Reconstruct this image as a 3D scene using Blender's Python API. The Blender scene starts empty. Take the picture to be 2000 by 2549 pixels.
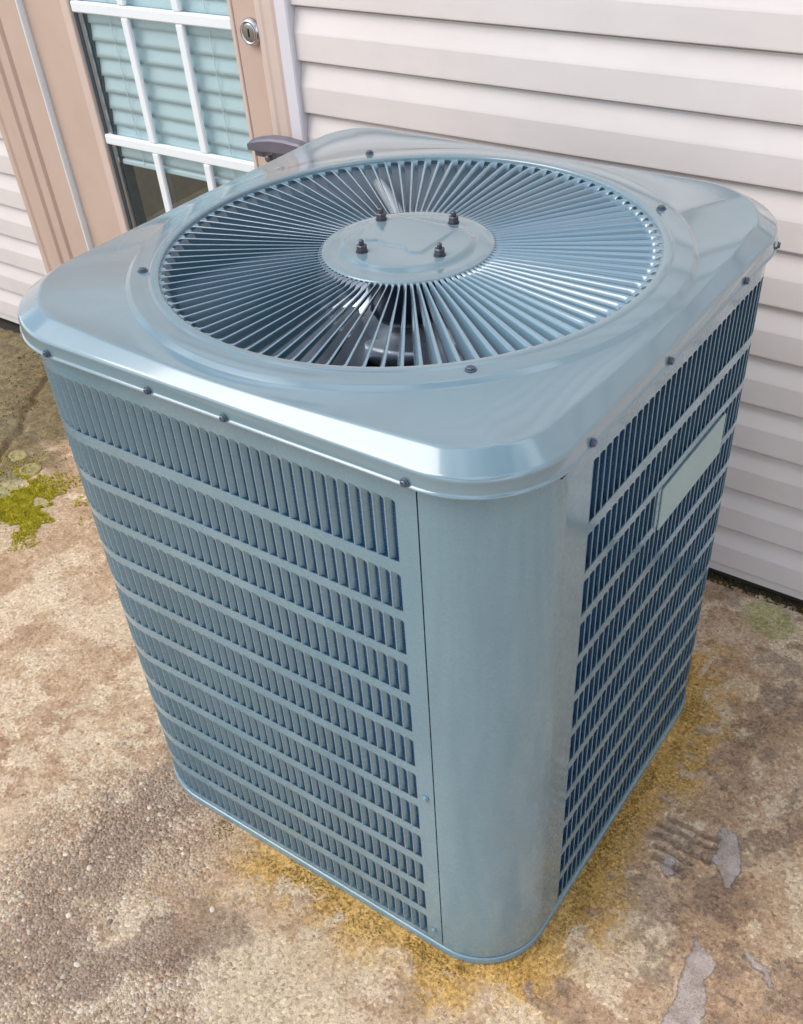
import bpy, math, random
import numpy as np
from mathutils import Matrix, Vector
random.seed(7); np.random.seed(7)
PI = math.pi
# ------------------------------------------------------------------ camera, sky, sun, exposure
S = bpy.context.scene
C = S.collection
cd = bpy.data.cameras.new('camera'); cam = bpy.data.objects.new('camera', cd); C.objects.link(cam); S.camera = cam
cd.sensor_fit = 'VERTICAL'; cd.sensor_height = 24.0; cd.lens = 24.0 * 2502.4 / 2549.0
cd.shift_x = 18.9 / 2549.0; cd.shift_y = 170.5 / 2549.0
cd.clip_start = 0.02; cd.clip_end = 200
CR = ((0.8105863, -0.3442947, 0.4737204), (0.5804471, 0.5796199, -0.5719458), (-0.0776598, 0.7385811, 0.6696768))
cam.matrix_world = Matrix([list(CR[0]) + [0.3892465], list(CR[1]) + [-0.6405736], list(CR[2]) + [1.5645532], [0, 0, 0, 1]])
W = bpy.data.worlds.new('World'); S.world = W; W.use_nodes = True
wn = W.node_tree
sky = wn.nodes.new('ShaderNodeTexSky'); sky.sky_type = 'NISHITA'; sky.sun_disc = False
SUN_EL, SUN_ROT = math.radians(47), math.radians(224)     # rotation measured from +Y towards +X
sky.sun_elevation = SUN_EL; sky.sun_rotation = SUN_ROT
sky.air_density = 1.0; sky.dust_density = 2.0; sky.ozone_density = 1.0
# broken high cloud all over the sky
wtc = wn.nodes.new('ShaderNodeTexCoord'); wmp = wn.nodes.new('ShaderNodeMapping'); wmp.inputs['Scale'].default_value = (1.0, 1.0, 1.8)
wns = wn.nodes.new('ShaderNodeTexNoise'); wns.inputs['Scale'].default_value = 2.2; wns.inputs['Detail'].default_value = 7; wns.inputs['Roughness'].default_value = .55
wrp = wn.nodes.new('ShaderNodeValToRGB'); wrp.color_ramp.elements[0].position = .44; wrp.color_ramp.elements[1].position = .60
wmx = wn.nodes.new('ShaderNodeMix'); wmx.data_type = 'RGBA'; wmx.inputs[7].default_value = (13.0, 14.0, 15.5, 1)
wn.links.new(wtc.outputs['Generated'], wmp.inputs[0]); wn.links.new(wmp.outputs[0], wns.inputs['Vector']); wn.links.new(wns.outputs['Fac'], wrp.inputs[0])
wn.links.new(wrp.outputs[0], wmx.inputs['Factor']); wn.links.new(sky.outputs[0], wmx.inputs[6]); wn.links.new(wmx.outputs[2], wn.nodes['Background'].inputs[0])
wn.nodes['Background'].inputs[1].default_value = 0.11
sl = bpy.data.lights.new('sun', 'SUN'); sl.energy = 1.45; sl.angle = math.radians(37); sl.color = (1.0, 0.93, 0.86)
sun = bpy.data.objects.new('sun', sl); C.objects.link(sun)
sdir = Vector((math.sin(SUN_ROT) * math.cos(SUN_EL), math.cos(SUN_ROT) * math.cos(SUN_EL), math.sin(SUN_EL)))
sun.rotation_euler = sdir.to_track_quat('Z', 'Y').to_euler(); sun.location = (0, -4, 6)
S.view_settings.view_transform = 'Standard'; S.view_settings.look = 'None'
S.view_settings.exposure = 0.38; S.view_settings.gamma = 1.0
S.render.engine = 'CYCLES'

# the slab and the unit standing on it slope slightly against the plumb wall
M = Matrix(((0.99996084, -0.00865193, 0.00186105, 0), (0.00860411, 0.99966698, 0.02432914, 0), (-0.00207092, -0.02431217, 0.99970227, 0), (0, 0, 0, 1)))

# ------------------------------------------------------------------ helpers
def mesh(name, v, f, smooth=True, mats=()):
    me = bpy.data.meshes.new(name)
    me.from_pydata([tuple(map(float, p)) for p in v], [], [tuple(map(int, q)) for q in f])
    if smooth: me.polygons.foreach_set('use_smooth', [True] * len(me.polygons))
    for m in mats: me.materials.append(m)
    me.update(); return me
def link(name, me, parent=None, mat=None, mw=None):
    o = bpy.data.objects.new(name, me); C.objects.link(o)
    if mat is not None: me.materials.clear(); me.materials.append(mat)
    if parent is not None: o.parent = parent
    if mw is not None: o.matrix_local = mw
    return o
def thing(name, label, cat, mw=None, group=None):
    o = bpy.data.objects.new(name, None); C.objects.link(o); o['label'] = label; o['category'] = cat
    o.empty_display_size = 0.05
    if group: o['group'] = group
    if mw is not None: o.matrix_world = mw
    return o
def tag(o, label=None, cat=None, group=None, kind=None):
    for k, x in (('label', label), ('category', cat), ('group', group), ('kind', kind)):
        if x: o[k] = x
    return o
class MB:
    def __init__(s): s.v = []; s.f = []
    def add(s, v, f):
        n = len(s.v); s.v += [tuple(p) for p in v]; s.f += [tuple(i + n for i in q) for q in f]; return s
    def box(s, x0, x1, y0, y1, z0, z1, b=0.0):
        if b <= 0:
            v = [(x, y, z) for x in (x0, x1) for y in (y0, y1) for z in (z0, z1)]
            return s.add(v, [(0, 1, 3, 2), (4, 6, 7, 5), (0, 4, 5, 1), (2, 3, 7, 6), (0, 2, 6, 4), (1, 5, 7, 3)])
        # chamfered box
        v = []; idx = {}
        X = (x0, x1); Y = (y0, y1); Z = (z0, z1)
        for i in (0, 1):
            for j in (0, 1):
                for k in (0, 1):
                    sx, sy, sz = (b, -b)[i], (b, -b)[j], (b, -b)[k]
                    idx[i, j, k, 0] = len(v); v.append((X[i], Y[j] + sy, Z[k] + sz))
                    idx[i, j, k, 1] = len(v); v.append((X[i] + sx, Y[j], Z[k] + sz))
                    idx[i, j, k, 2] = len(v); v.append((X[i] + sx, Y[j] + sy, Z[k]))
        f = []
        for i in (0, 1):
            q = [idx[i, 0, 0, 0], idx[i, 1, 0, 0], idx[i, 1, 1, 0], idx[i, 0, 1, 0]]; f.append(q if i else q[::-1])
            q = [idx[0, i, 0, 1], idx[1, i, 0, 1], idx[1, i, 1, 1], idx[0, i, 1, 1]]; f.append(q[::-1] if i else q)
            q = [idx[0, 0, i, 2], idx[1, 0, i, 2], idx[1, 1, i, 2], idx[0, 1, i, 2]]; f.append(q if i else q[::-1])
        for i in (0, 1):
            for j in (0, 1):
                f.append([idx[i, j, 0, 0], idx[i, j, 1, 0], idx[i, j, 1, 1], idx[i, j, 0, 1]])
                f.append([idx[i, 0, j, 0], idx[i, 1, j, 0], idx[i, 1, j, 2], idx[i, 0, j, 2]])
                f.append([idx[0, i, j, 1], idx[1, i, j, 1], idx[1, i, j, 2], idx[0, i, j, 2]])
                for k in (0, 1): f.append([idx[i, j, k, 0], idx[i, j, k, 1], idx[i, j, k, 2]])
        return s.add(v, f)
    def tube(s, pts, r, n=10, caps=True):
        pts = [Vector(p) for p in pts]; rr = r if isinstance(r, (list, tuple)) else [r] * len(pts)
        v = []; f = []; up = None
        for i, p in enumerate(pts):
            t = (pts[min(i + 1, len(pts) - 1)] - pts[max(i - 1, 0)]).normalized()
            a = t.cross(Vector((0, 0, 1)) if abs(t.z) < .9 else Vector((1, 0, 0))).normalized()
            if up is not None and a.dot(up) < 0: a = -a
            up = a; b = t.cross(a)
            for k in range(n):
                q = 2 * PI * k / n; v.append(tuple(p + rr[i] * (math.cos(q) * a + math.sin(q) * b)))
        for i in range(len(pts) - 1):
            for k in range(n): f.append((i * n + k, i * n + (k + 1) % n, (i + 1) * n + (k + 1) % n, (i + 1) * n + k))
        if caps: f.append(tuple(range(n))[::-1]); f.append(tuple((len(pts) - 1) * n + k for k in range(n)))
        return s.add(v, f)
    def lathe(s, prof, c=(0, 0, 0), n=24, close=True):
        v = []; f = []
        for r, z in prof:
            for k in range(n): a = 2 * PI * k / n; v.append((c[0] + r * math.cos(a), c[1] + r * math.sin(a), c[2] + z))
        for i in range(len(prof) - 1):
            for k in range(n): f.append((i * n + k, i * n + (k + 1) % n, (i + 1) * n + (k + 1) % n, (i + 1) * n + k))
        if close: f.append(tuple(range(n))[::-1]); f.append(tuple((len(prof) - 1) * n + k for k in range(n)))
        return s.add(v, f)
    def extrude_x(s, prof, x0, x1, close=True):        # prof: list of (y, z)
        n = len(prof); v = [(x0, y, z) for y, z in prof] + [(x1, y, z) for y, z in prof]
        f = [(i, (i + 1) % n, n + (i + 1) % n, n + i) for i in range(n if close else n - 1)]
        if close: f += [tuple(range(n))[::-1], tuple(range(n, 2 * n))]
        return s.add(v, f)
    def extrude_z(s, prof, z0, z1, close=True):        # prof: list of (x, y)
        n = len(prof); v = [(x, y, z0) for x, y in prof] + [(x, y, z1) for x, y in prof]
        f = [(i, (i + 1) % n, n + (i + 1) % n, n + i) for i in range(n if close else n - 1)]
        if close: f += [tuple(range(n))[::-1], tuple(range(n, 2 * n))]
        return s.add(v, f)
    def obj(s, name, mat, parent=None, smooth=False, mw=None):
        return link(name, mesh(name, s.v, s.f, smooth), parent, mat, mw)
def grid_faces(nu, nv, wrap=False):
    f = []
    for i in range(nu - (0 if wrap else 1)):
        for j in range(nv - 1):
            a = i * nv + j; b = ((i + 1) % nu) * nv + j; f.append((a, b, b + 1, a + 1))
    return f

# ------------------------------------------------------------------ materials
def mat(name):
    m = bpy.data.materials.new(name); m.use_nodes = True; return m, m.node_tree, m.node_tree.nodes['Principled BSDF']
def N(nt, t, **k):
    n = nt.nodes.new('ShaderNode' + t)
    for a, b in k.items():
        if a.startswith('i_'): n.inputs[int(a[2:])].default_value = b
        else: setattr(n, a, b)
    return n
def noise(nt, scale, detail=4, rough=.55, coord=None, stretch=None):
    tc = N(nt, 'TexCoord'); src = tc.outputs['Object']
    if stretch:
        mp = N(nt, 'Mapping'); mp.inputs['Scale'].default_value = stretch; nt.links.new(src, mp.inputs[0]); src = mp.outputs[0]
    n = N(nt, 'TexNoise'); n.inputs['Scale'].default_value = scale; n.inputs['Detail'].default_value = detail; n.inputs['Roughness'].default_value = rough
    nt.links.new(src, n.inputs['Vector']); return n.outputs['Fac']
def ramp(nt, fac, stops):
    r = N(nt, 'ValToRGB'); nt.links.new(fac, r.inputs[0]); e = r.color_ramp.elements
    while len(e) < len(stops): e.new(0.5)
    for q, (p, c) in zip(e, stops): q.position = p; q.color = c if len(c) == 4 else (*c, 1)
    return r.outputs[0]
def mixc(nt, fac, a, b, mode='MIX'):
    m = N(nt, 'Mix', data_type='RGBA', blend_type=mode)
    for sock, x in ((m.inputs['Factor'], fac), (m.inputs[6], a), (m.inputs[7], b)):
        if isinstance(x, (int, float)): sock.default_value = x
        elif isinstance(x, tuple): sock.default_value = x if len(x) == 4 else (*x, 1)
        else: nt.links.new(x, sock)
    return m.outputs[2]
def mth(nt, op, a, b=0.0, clamp=False):
    m = N(nt, 'Math', operation=op, use_clamp=clamp)
    for sock, x in ((m.inputs[0], a), (m.inputs[1], b)):
        if isinstance(x, (int, float)): sock.default_value = x
        else: nt.links.new(x, sock)
    return m.outputs[0]
def bump(nt, bs, h, strength, dist):
    b = N(nt, 'Bump'); b.inputs['Strength'].default_value = strength; b.inputs['Distance'].default_value = dist
    nt.links.new(h, b.inputs['Height']); nt.links.new(b.outputs[0], bs.inputs['Normal']); return b
def paint(name, col, rough=.3, coat=0.0, dirt=.12, wav=0.0, wavscale=5, metal=0.0, streak=False, dark=None):
    m, nt, bs = mat(name)
    n1 = noise(nt, 9, 6, .6, stretch=(1, 1, .25) if streak else None)
    n2 = noise(nt, 60, 5, .65)
    d = dark or tuple(c * .72 for c in col)
    c = mixc(nt, mth(nt, 'MULTIPLY', ramp(nt, n1, [(.42, (0, 0, 0)), (.72, (1, 1, 1))]), dirt * 3, True), col, d)
    c = mixc(nt, mth(nt, 'MULTIPLY', ramp(nt, n2, [(.5, (0, 0, 0)), (.75, (1, 1, 1))]), dirt * .25), c, tuple(min(1, x * 1.25) for x in col))
    nt.links.new(c, bs.inputs['Base Color'])
    r = N(nt, 'MapRange'); nt.links.new(n2, r.inputs[0]); r.inputs[3].default_value = rough * .92; r.inputs[4].default_value = rough * 1.1
    nt.links.new(r.outputs[0], bs.inputs['Roughness'])
    bs.inputs['Metallic'].default_value = metal
    bs.inputs['Coat Weight'].default_value = coat; bs.inputs['Coat Roughness'].default_value = .09; bs.inputs['Coat IOR'].default_value = 1.6
    if wav > 0:
        h = mth(nt, 'ADD', noise(nt, wavscale, 1, .3, stretch=(1, 1, .12) if streak else None), mth(nt, 'MULTIPLY', noise(nt, 420, 1, .3), .0002))
        b = bump(nt, bs, h, 1.0, wav); nt.links.new(b.outputs[0], bs.inputs['Coat Normal'])
    return m
PCOL = (.138, .252, .312)
M_cap = paint('cap_paint', (.145, .232, .272), .20, 1.0, .10, wav=.010, wavscale=3)
M_panel = paint('panel_paint', PCOL, .27, .8, .12, wav=.007, wavscale=7, streak=True)
M_louver = M_panel
M_grille = paint('grille_paint', (.150, .255, .325), .20, 1.0, .04)
M_dark = paint('coil_dark', (.012, .030, .055), .45, 0, .3)
M_black = paint('gap_black', (.006, .007, .010), .8)
M_motor = paint('motor_dark', (.010, .020, .045), .35, .2)
M_screw = paint('screw_steel', (.10, .13, .18), .35, 0, .3, metal=.7)
M_bolt = paint('bolt_steel', (.10, .10, .12), .4, 0, .4, metal=.8)
M_galv = paint('galvanised_steel', (.55, .60, .68), .28, 0, .3, wav=.004, wavscale=8, metal=.75)
M_shroud = paint('shroud_paint', (.66, .72, .78), .4, 0, .2)
M_plate = paint('plate_paint', (.29, .40, .40), .45, .05, .06)
M_vinyl = paint('vinyl_siding', (.71, .655, .628), .5, 0, .07, wav=.004, wavscale=3, dark=(.58, .525, .52))
nt = M_vinyl.node_tree; bs = nt.nodes['Principled BSDF']
hg = mth(nt, 'ADD', mth(nt, 'MULTIPLY', noise(nt, 26, 5, .6, stretch=(.16, 1, 3.2)), .10), noise(nt, 1.7, 2, .4, stretch=(1, 1, .5)))
bump(nt, bs, hg, 1.0, .0032)
old = bs.inputs['Base Color'].links[0].from_socket
sm = ramp(nt, noise(nt, 3.5, 7, .62, stretch=(.6, 1, 1.4)), [(.46, (0, 0, 0)), (.74, (1, 1, 1))])
nt.links.new(mixc(nt, mth(nt, 'MULTIPLY', sm, .35), old, (.56, .50, .46)), bs.inputs['Base Color'])
M_jch = paint('vinyl_channel', (.68, .66, .70), .45, 0, .05)
M_tan = paint('tan_paint', (.55, .415, .335), .45, 0, .12, dark=(.46, .34, .28))
M_tan2 = paint('tan_paint_light', (.63, .50, .43), .45, 0, .08)
M_white = paint('white_grid', (.80, .84, .86), .4, 0, .03)
M_gasket = paint('gasket_blue_grey', (.05, .08, .10), .5)
M_lever = paint('lever_bronze', (.17, .16, .20), .42, 0, .2, metal=.3)
M_nickel = paint('nickel', (.55, .55, .58), .22, 0, .1, metal=.95)
M_blind = paint('blind_slat', (.70, .76, .78), .45, 0, .03)
M_found = paint('foundation', (.05, .042, .035), .9, 0, .6)
M_room = paint('room_brown', (.55, .40, .26), .6, 0, .5)
M_mull = paint('inner_brown', (.42, .36, .28), .6, 0, .3)
# coil: fine vertical fins
m, nt, bs = mat('coil_fins'); M_coil = m
tc = N(nt, 'TexCoord'); wv = N(nt, 'TexWave', wave_type='BANDS', bands_direction='Z'); wv.inputs['Scale'].default_value = 60
nt.links.new(tc.outputs['Object'], wv.inputs[0])
nt.links.new(mixc(nt, wv.outputs['Fac'], (.007, .045, .135), (.016, .11, .28)), bs.inputs['Base Color']); bs.inputs['Roughness'].default_value = .4
# glass
m, nt, bs = mat('window_glass'); M_glass = m
nt.nodes.remove(bs); out = nt.nodes['Material Output']
tr = N(nt, 'BsdfTransparent'); tr.inputs[0].default_value = (.90, .95, .955, 1)
gl = N(nt, 'BsdfGlossy'); gl.inputs['Roughness'].default_value = .02; gl.inputs['Color'].default_value = (.88, .95, 1, 1)
fr = N(nt, 'Fresnel'); fr.inputs[0].default_value = 1.55
mx = N(nt, 'MixShader'); nt.links.new(mth(nt, 'MULTIPLY', mth(nt, 'MULTIPLY', fr.outputs[0], 1.5, True), mth(nt, 'SUBTRACT', 1.0, N(nt, 'NewGeometry').outputs['Backfacing'])), mx.inputs[0]); nt.links.new(tr.outputs[0], mx.inputs[1]); nt.links.new(gl.outputs[0], mx.inputs[2])
nt.links.new(mx.outputs[0], out.inputs[0])

# ------------------------------------------------------------------ value noise for the ground (numpy)
_lat = {}
def vnoise(x, y, cell, seed):
    if seed not in _lat: _lat[seed] = np.random.RandomState(seed).rand(257, 257)
    L = _lat[seed]
    u = x / cell; v = y / cell; iu = np.floor(u).astype(int); iv = np.floor(v).astype(int); fu = u - iu; fv = v - iv
    fu = fu * fu * (3 - 2 * fu); fv = fv * fv * (3 - 2 * fv); iu %= 256; iv %= 256
    return (L[iu, iv] * (1 - fu) + L[iu + 1, iv] * fu) * (1 - fv) + (L[iu, iv + 1] * (1 - fu) + L[iu + 1, iv + 1] * fu) * fv
def fbm(x, y, cell, seed, o=4, g=.5):
    s = 0; a = 1; t = 0
    for k in range(o): s = s + a * vnoise(x + 13.7 * k, y - 7.1 * k, cell / 2 ** k, seed + k); t += a; a *= g
    return s / t
def ss(a, b, x): t = np.clip((x - a) / (b - a), 0, 1); return t * t * (3 - 2 * t)
def segd(x, y, pts):
    d = np.full(np.shape(x), 9.)
    for (ax, ay), (bx, by) in zip(pts[:-1], pts[1:]):
        vx, vy = bx - ax, by - ay; t = np.clip(((x - ax) * vx + (y - ay) * vy) / (vx * vx + vy * vy), 0, 1)
        d = np.minimum(d, np.hypot(x - ax - t * vx, y - ay - t * vy))
    return d
WB, DB, RB = .820, .816, .115            # cabinet width, depth, corner radius (its front-right corner is the origin)
RX = .145                                # radius of the front-left and back-right corners
def boxd(x, y):                          # distance outside the cabinet footprint
    r = np.where((x + WB / 2) * (y - DB / 2) > 0, RX, RB)
    qx = np.abs(x + WB / 2) - (WB / 2 - r); qy = np.abs(y - DB / 2) - (DB / 2 - r)
    return np.hypot(np.maximum(qx, 0), np.maximum(qy, 0)) + np.minimum(np.maximum(qx, qy), 0) - r
CRACK = [(-1.80, .38), (-1.97, .52), (-2.02, .583), (-2.056, .688), (-2.15, .80), (-2.226, .908), (-2.30, 1.2)]
GROOVES = [[(.081, .441), (.169, .445)], [(.072, .420), (.17, .424)], [(.078, .400), (.175, .397)], [(.092, .353), (.139, .353)], [(.085, .375), (.150, .374)]]
def gh(x, y):
    h = (fbm(x, y, .35, 3, 3) - .5) * .010 + (fbm(x, y, .05, 11, 4, .6) - .5) * .0035
    crack = segd(x + (fbm(x, y, .06, 5, 3) - .5) * .05, y, CRACK)
    h = h - .012 * (1 - ss(.004, .016, crack))
    for g in GROOVES: h = h - .0085 * (1 - ss(.0015, .0085, segd(x, y + (fbm(x, y, .03, 9, 2) - .5) * .006, g)))
    d = boxd(x, y); k = ss(.0, .06, d); h = h * (.15 + .85 * k) - .002 * (1 - k)
    h = h - .004 * ss(1.075, 1.10, y)     # trench of dirt at the wall foot
    return h
def axis(a, b, st, far):
    core = np.arange(a, b + st / 2, st); l = a - np.array([.3, 1, 3, 9, far]); r = b + np.array([.3, 1, 3, 9, far])
    return np.concatenate([l[::-1], core, r])
def axis2(a, b, c, d, fine, st, far):    # fine steps between b and c
    l = a - np.array([.3, 1, 3, 9, far]); r = d + np.array([.3, 1, 3, 9, far])
    return np.concatenate([l[::-1], np.arange(a, b, st), np.arange(b, c, fine), np.arange(c, d + st / 2, st), r])
gx = axis2(-2.75, -1.05, .42, .62, .0034, .008, 25); gy = axis2(-.62, -.58, .72, 1.16, .0034, .007, 25)
X, Y = np.meshgrid(gx, gy, indexing='ij'); Z = gh(X, Y)
nx, ny = X.shape
I = np.arange(nx * ny).reshape(nx, ny)
F = np.stack([I[:-1, :-1], I[1:, :-1], I[1:, 1:], I[:-1, 1:]], -1).reshape(-1, 4)
me = bpy.data.meshes.new('ground'); me.vertices.add(nx * ny); me.vertices.foreach_set('co', np.stack([X, Y, Z], -1).astype('f').ravel())
me.loops.add(F.size); me.loops.foreach_set('vertex_index', F.ravel().astype('i')); me.polygons.add(len(F))
me.polygons.foreach_set('loop_start', np.arange(0, F.size, 4, dtype='i')); me.polygons.foreach_set('use_smooth', np.ones(len(F), bool)); me.update(calc_edges=True)
d = boxd(X, Y); wob = fbm(X, Y, .09, 21, 4, .6); wob2 = fbm(X, Y, .025, 31, 4, .6)
# stain and dark masks, each with its own shape on the slab
moss = (1 - ss(.01, .17, d + (wob - .5) * .16)) * ss(-.62, -.45, X) * ss(.25, .55, wob2 + .35 * (1 - ss(0, .05, d)))
moss = np.maximum(moss, (1 - ss(.0, .05, d + (wob - .5) * .05)) * .8 * ss(-.60, -.3, X))
olive = np.clip(ss(-1.75, -2.15, X + (wob - .5) * .4) * .9 + (1 - ss(.0, .35, segd(X, Y, CRACK))) * .35, 0, 1)
dk = 1 - ss(.03, .13, segd(X, Y, [(-.74, .05), (-.76, -.10), (-.72, -.33), (-.70, -.55)]) + (wob - .5) * .17)
dk2 = 1 - ss(.01, .075, segd(X, Y, [(-.45, -.17), (-.55, -.28), (-.62, -.40)]) + (wob - .5) * .14)
dk3 = .75 * ss(.54, .68, fbm(X, Y, .13, 77, 5, .62)) * ss(-.1, .02, X + .1 * (Y > -.2)) * .8
dk4 = (1 - ss(.02, .07, segd(X, Y, [(-1.02, .55), (-1.3, .62), (-1.6, .80)]) + (wob - .5) * .15)) * .5
dk5 = (1 - ss(.0, .05, np.hypot(X - .13, Y - .70) - .03 + (wob - .5) * .22)) * ss(.3, .6, wob2) * .9
gr_ = sum((1 - ss(.002, .009, segd(X, Y + (fbm(X, Y, .03, 9, 2) - .5) * .006, g))) for g in GROOVES) * .75  # darker colour along the grooves
dk6 = ss(.50, .66, fbm(X, Y, .045, 140, 5, .65)) * ss(.02, .10, X) * ss(.0, .2, Y) * .7
dark = np.clip(np.maximum.reduce([dk * .55, dk2 * .6, dk3, dk4, dk5, gr_, dk6]), 0, 1)
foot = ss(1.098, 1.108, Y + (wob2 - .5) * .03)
agg = np.clip((1 - ss(.06, .26, segd(X, Y, [(-.74, -.10), (-.74, -.35), (-.60, -.50), (-.45, -.40)]) + (wob - .5) * .2)), 0, 1)
pale = np.clip(ss(.46, .64, fbm(X, Y, .12, 55, 5, .62)) * .85 + (1 - ss(.02, .045, np.hypot((X - .08), Y - .808) + (wob2 - .5) * .03)) + (1 - ss(.03, .06, np.hypot(X - .045, Y - .708) + (wob2 - .5) * .03)) * .8
             + (1 - ss(.06, .16, segd(X, Y, [(-.33, -.22), (-.22, -.30)]) + (wob - .5) * .1)) * .8, 0, 1)
green = np.clip((1 - ss(.03, .17, np.hypot((X + 1.80) * .8, Y - .44) + (wob - .5) * .12)) * .9 + (1 - ss(.02, .09, np.hypot((X - .06) * .8, Y - 1.03) + (wob - .5) * .06)) + (1 - ss(.03, .10, np.hypot(X + .75, (Y + .45)) + (wob - .5) * .1)) * .3, 0, 1)
def poly_in(px, py, P):
    ins = np.zeros(np.shape(px), bool); n_ = len(P)
    for i in range(n_):
        (x1, y1), (x2, y2) = P[i], P[(i + 1) % n_]
        if y1 == y2: continue
        ins ^= ((y1 > py) != (y2 > py)) & (px < (x2 - x1) * (py - y1) / (y2 - y1) + x1)
    return ins
wetm = np.zeros_like(X)
for P in ([(.165, .479), (.202, .465), (.223, .433), (.227, .380), (.230, .349), (.206, .367), (.181, .401), (.169, .445)],
          [(.211, .253), (.237, .234), (.262, .223), (.258, .196), (.263, .179), (.276, .163), (.281, .119), (.262, .070), (.225, .060), (.228, .124), (.226, .157), (.214, .207)],
          [(.293, .274), (.315, .262), (.336, .259), (.344, .236), (.332, .240), (.326, .250), (.310, .254), (.290, .265)],
          [(.118, .362), (.136, .366), (.142, .345), (.130, .328), (.116, .340)]):
    wx, wy = X + (wob - .5) * .03 + (wob2 - .5) * .014, Y + (fbm(X, Y, .08, 41, 4) - .5) * .03 + (fbm(X, Y, .02, 43, 3) - .5) * .012
    dd_ = segd(wx, wy, P + P[:1]); wetm = np.maximum(wetm, np.where(poly_in(wx, wy, P), .5 + .5 * ss(0, .010, dd_), .5 * (1 - ss(0, .007, dd_))))
mold_shade = (1 - ss(.006, .034, d + (wob2 - .5) * .04)) * ss(.30, .55, fbm(X, Y, .04, 171, 3)) * ss(-.60, -.3, X)  # dark mold spots at the base, doubling as painted contact shade
dark = np.maximum(dark, mold_shade)
for nm, chans in (('stain_shade_a', (moss, dark, agg)), ('stain_b', (olive, pale, green)), ('stain_c', (foot, wetm, foot))):
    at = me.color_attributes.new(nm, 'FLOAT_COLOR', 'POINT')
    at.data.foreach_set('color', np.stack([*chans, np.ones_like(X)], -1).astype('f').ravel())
m, nt, bs = mat('weathered_concrete')
A = N(nt, 'VertexColor', layer_name='stain_shade_a'); B = N(nt, 'VertexColor', layer_name='stain_b'); Cc = N(nt, 'VertexColor', layer_name='stain_c')
sa = N(nt, 'SeparateColor'); nt.links.new(A.outputs[0], sa.inputs[0]); sb = N(nt, 'SeparateColor'); nt.links.new(B.outputs[0], sb.inputs[0]); sc_ = N(nt, 'SeparateColor'); nt.links.new(Cc.outputs[0], sc_.inputs[0])
n_big = noise(nt, 5, 8, .66); n_mid = noise(nt, 30, 10, .74); n_fine = noise(nt, 170, 7, .8); n_gr = noise(nt, 420, 4, .85)
def crisp(x, w=1.0, lo=.38, hi=.62):
    j = mth(nt, 'MULTIPLY', mth(nt, 'ADD', mth(nt, 'SUBTRACT', n_mid, .5), mth(nt, 'MULTIPLY', mth(nt, 'SUBTRACT', n_fine, .5), .9)), 1.7 * w)
    k = mth(nt, 'MULTIPLY', x, 1.0); r = N(nt, 'MapRange', interpolation_type='SMOOTHSTEP'); nt.links.new(mth(nt, 'ADD', k, mth(nt, 'MULTIPLY', j, mth(nt, 'MULTIPLY', mth(nt, 'GREATER_THAN', x, .02), 1.0))), r.inputs[0]); r.inputs[1].default_value = lo; r.inputs[2].default_value = hi
    return r.outputs[0]
class _S: pass
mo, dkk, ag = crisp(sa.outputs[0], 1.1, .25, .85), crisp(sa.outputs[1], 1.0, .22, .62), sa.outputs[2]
ol, pa, gn, ft = crisp(sb.outputs[0], .7, .2, .7), crisp(sb.outputs[1], 1.1, .25, .6), crisp(sb.outputs[2], .9, .25, .8), crisp(sc_.outputs[0], .9, .3, .6)
wet = crisp(sc_.outputs[1], .35, .38, .60)
col = ramp(nt, n_big, [(.32, (.38, .245, .145)), (.44, (.55, .38, .24)), (.56, (.67, .505, .335)), (.68, (.78, .64, .46))])
col = mixc(nt, ramp(nt, n_mid, [(.36, (1, 1, 1)), (.56, (0, 0, 0))]), col, mixc(nt, .5, col, (.36, .20, .10)))
col = mixc(nt, mth(nt, 'MULTIPLY', pa, .60), col, (.80, .66, .47))
vo = N(nt, 'TexVoronoi'); vo.inputs['Scale'].default_value = 190; vo.inputs['Randomness'].default_value = 1.0; tcv = N(nt, 'TexCoord'); nt.links.new(tcv.outputs['Object'], vo.inputs['Vector'])
svc = N(nt, 'SeparateColor'); nt.links.new(vo.outputs['Color'], svc.inputs[0])
grain = ramp(nt, svc.outputs[0], [(0, (.66, .61, .57)), (.25, (.88, .86, .84)), (.6, (1, 1, 1)), (.85, (1.06, 1.06, 1.06)), (1, (1.28, 1.27, 1.25))])
peb = ramp(nt, svc.outputs[1], [(0, (.13, .09, .07)), (.4, (.33, .24, .18)), (.75, (.52, .42, .33)), (1, (.85, .78, .68))])
col = mixc(nt, mth(nt, 'MULTIPLY', ag, .42), col, peb)
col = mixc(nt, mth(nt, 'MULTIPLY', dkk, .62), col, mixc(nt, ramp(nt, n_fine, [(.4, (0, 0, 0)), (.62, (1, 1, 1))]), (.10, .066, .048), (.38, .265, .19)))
col = mixc(nt, mth(nt, 'MULTIPLY', ol, .85), col, mixc(nt, ramp(nt, n_mid, [(.4, (0, 0, 0)), (.65, (1, 1, 1))]), (.060, .050, .016), (.22, .175, .062)))
col = mixc(nt, mth(nt, 'MULTIPLY', mth(nt, 'ADD', mth(nt, 'MULTIPLY', mo, .45), mth(nt, 'MULTIPLY', sa.outputs[0], .5)), .9), col, ramp(nt, n_fine, [(.34, (.12, .08, .012)), (.42, (.38, .22, .03)), (.52, (.68, .39, .08)), (.7, (.82, .57, .24))]))
col = mixc(nt, mth(nt, 'MULTIPLY', gn, .65), col, (.37, .38, .13))
col = mixc(nt, mth(nt, 'MULTIPLY', wet, .85), col, ramp(nt, n_mid, [(.35, (.30, .24, .215)), (.6, (.50, .44, .41))]))
col = mixc(nt, mth(nt, 'SUBTRACT', 1.0, mth(nt, 'MULTIPLY', wet, .7)), col, mixc(nt, 1.0, col, grain, 'MULTIPLY'))
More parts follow.
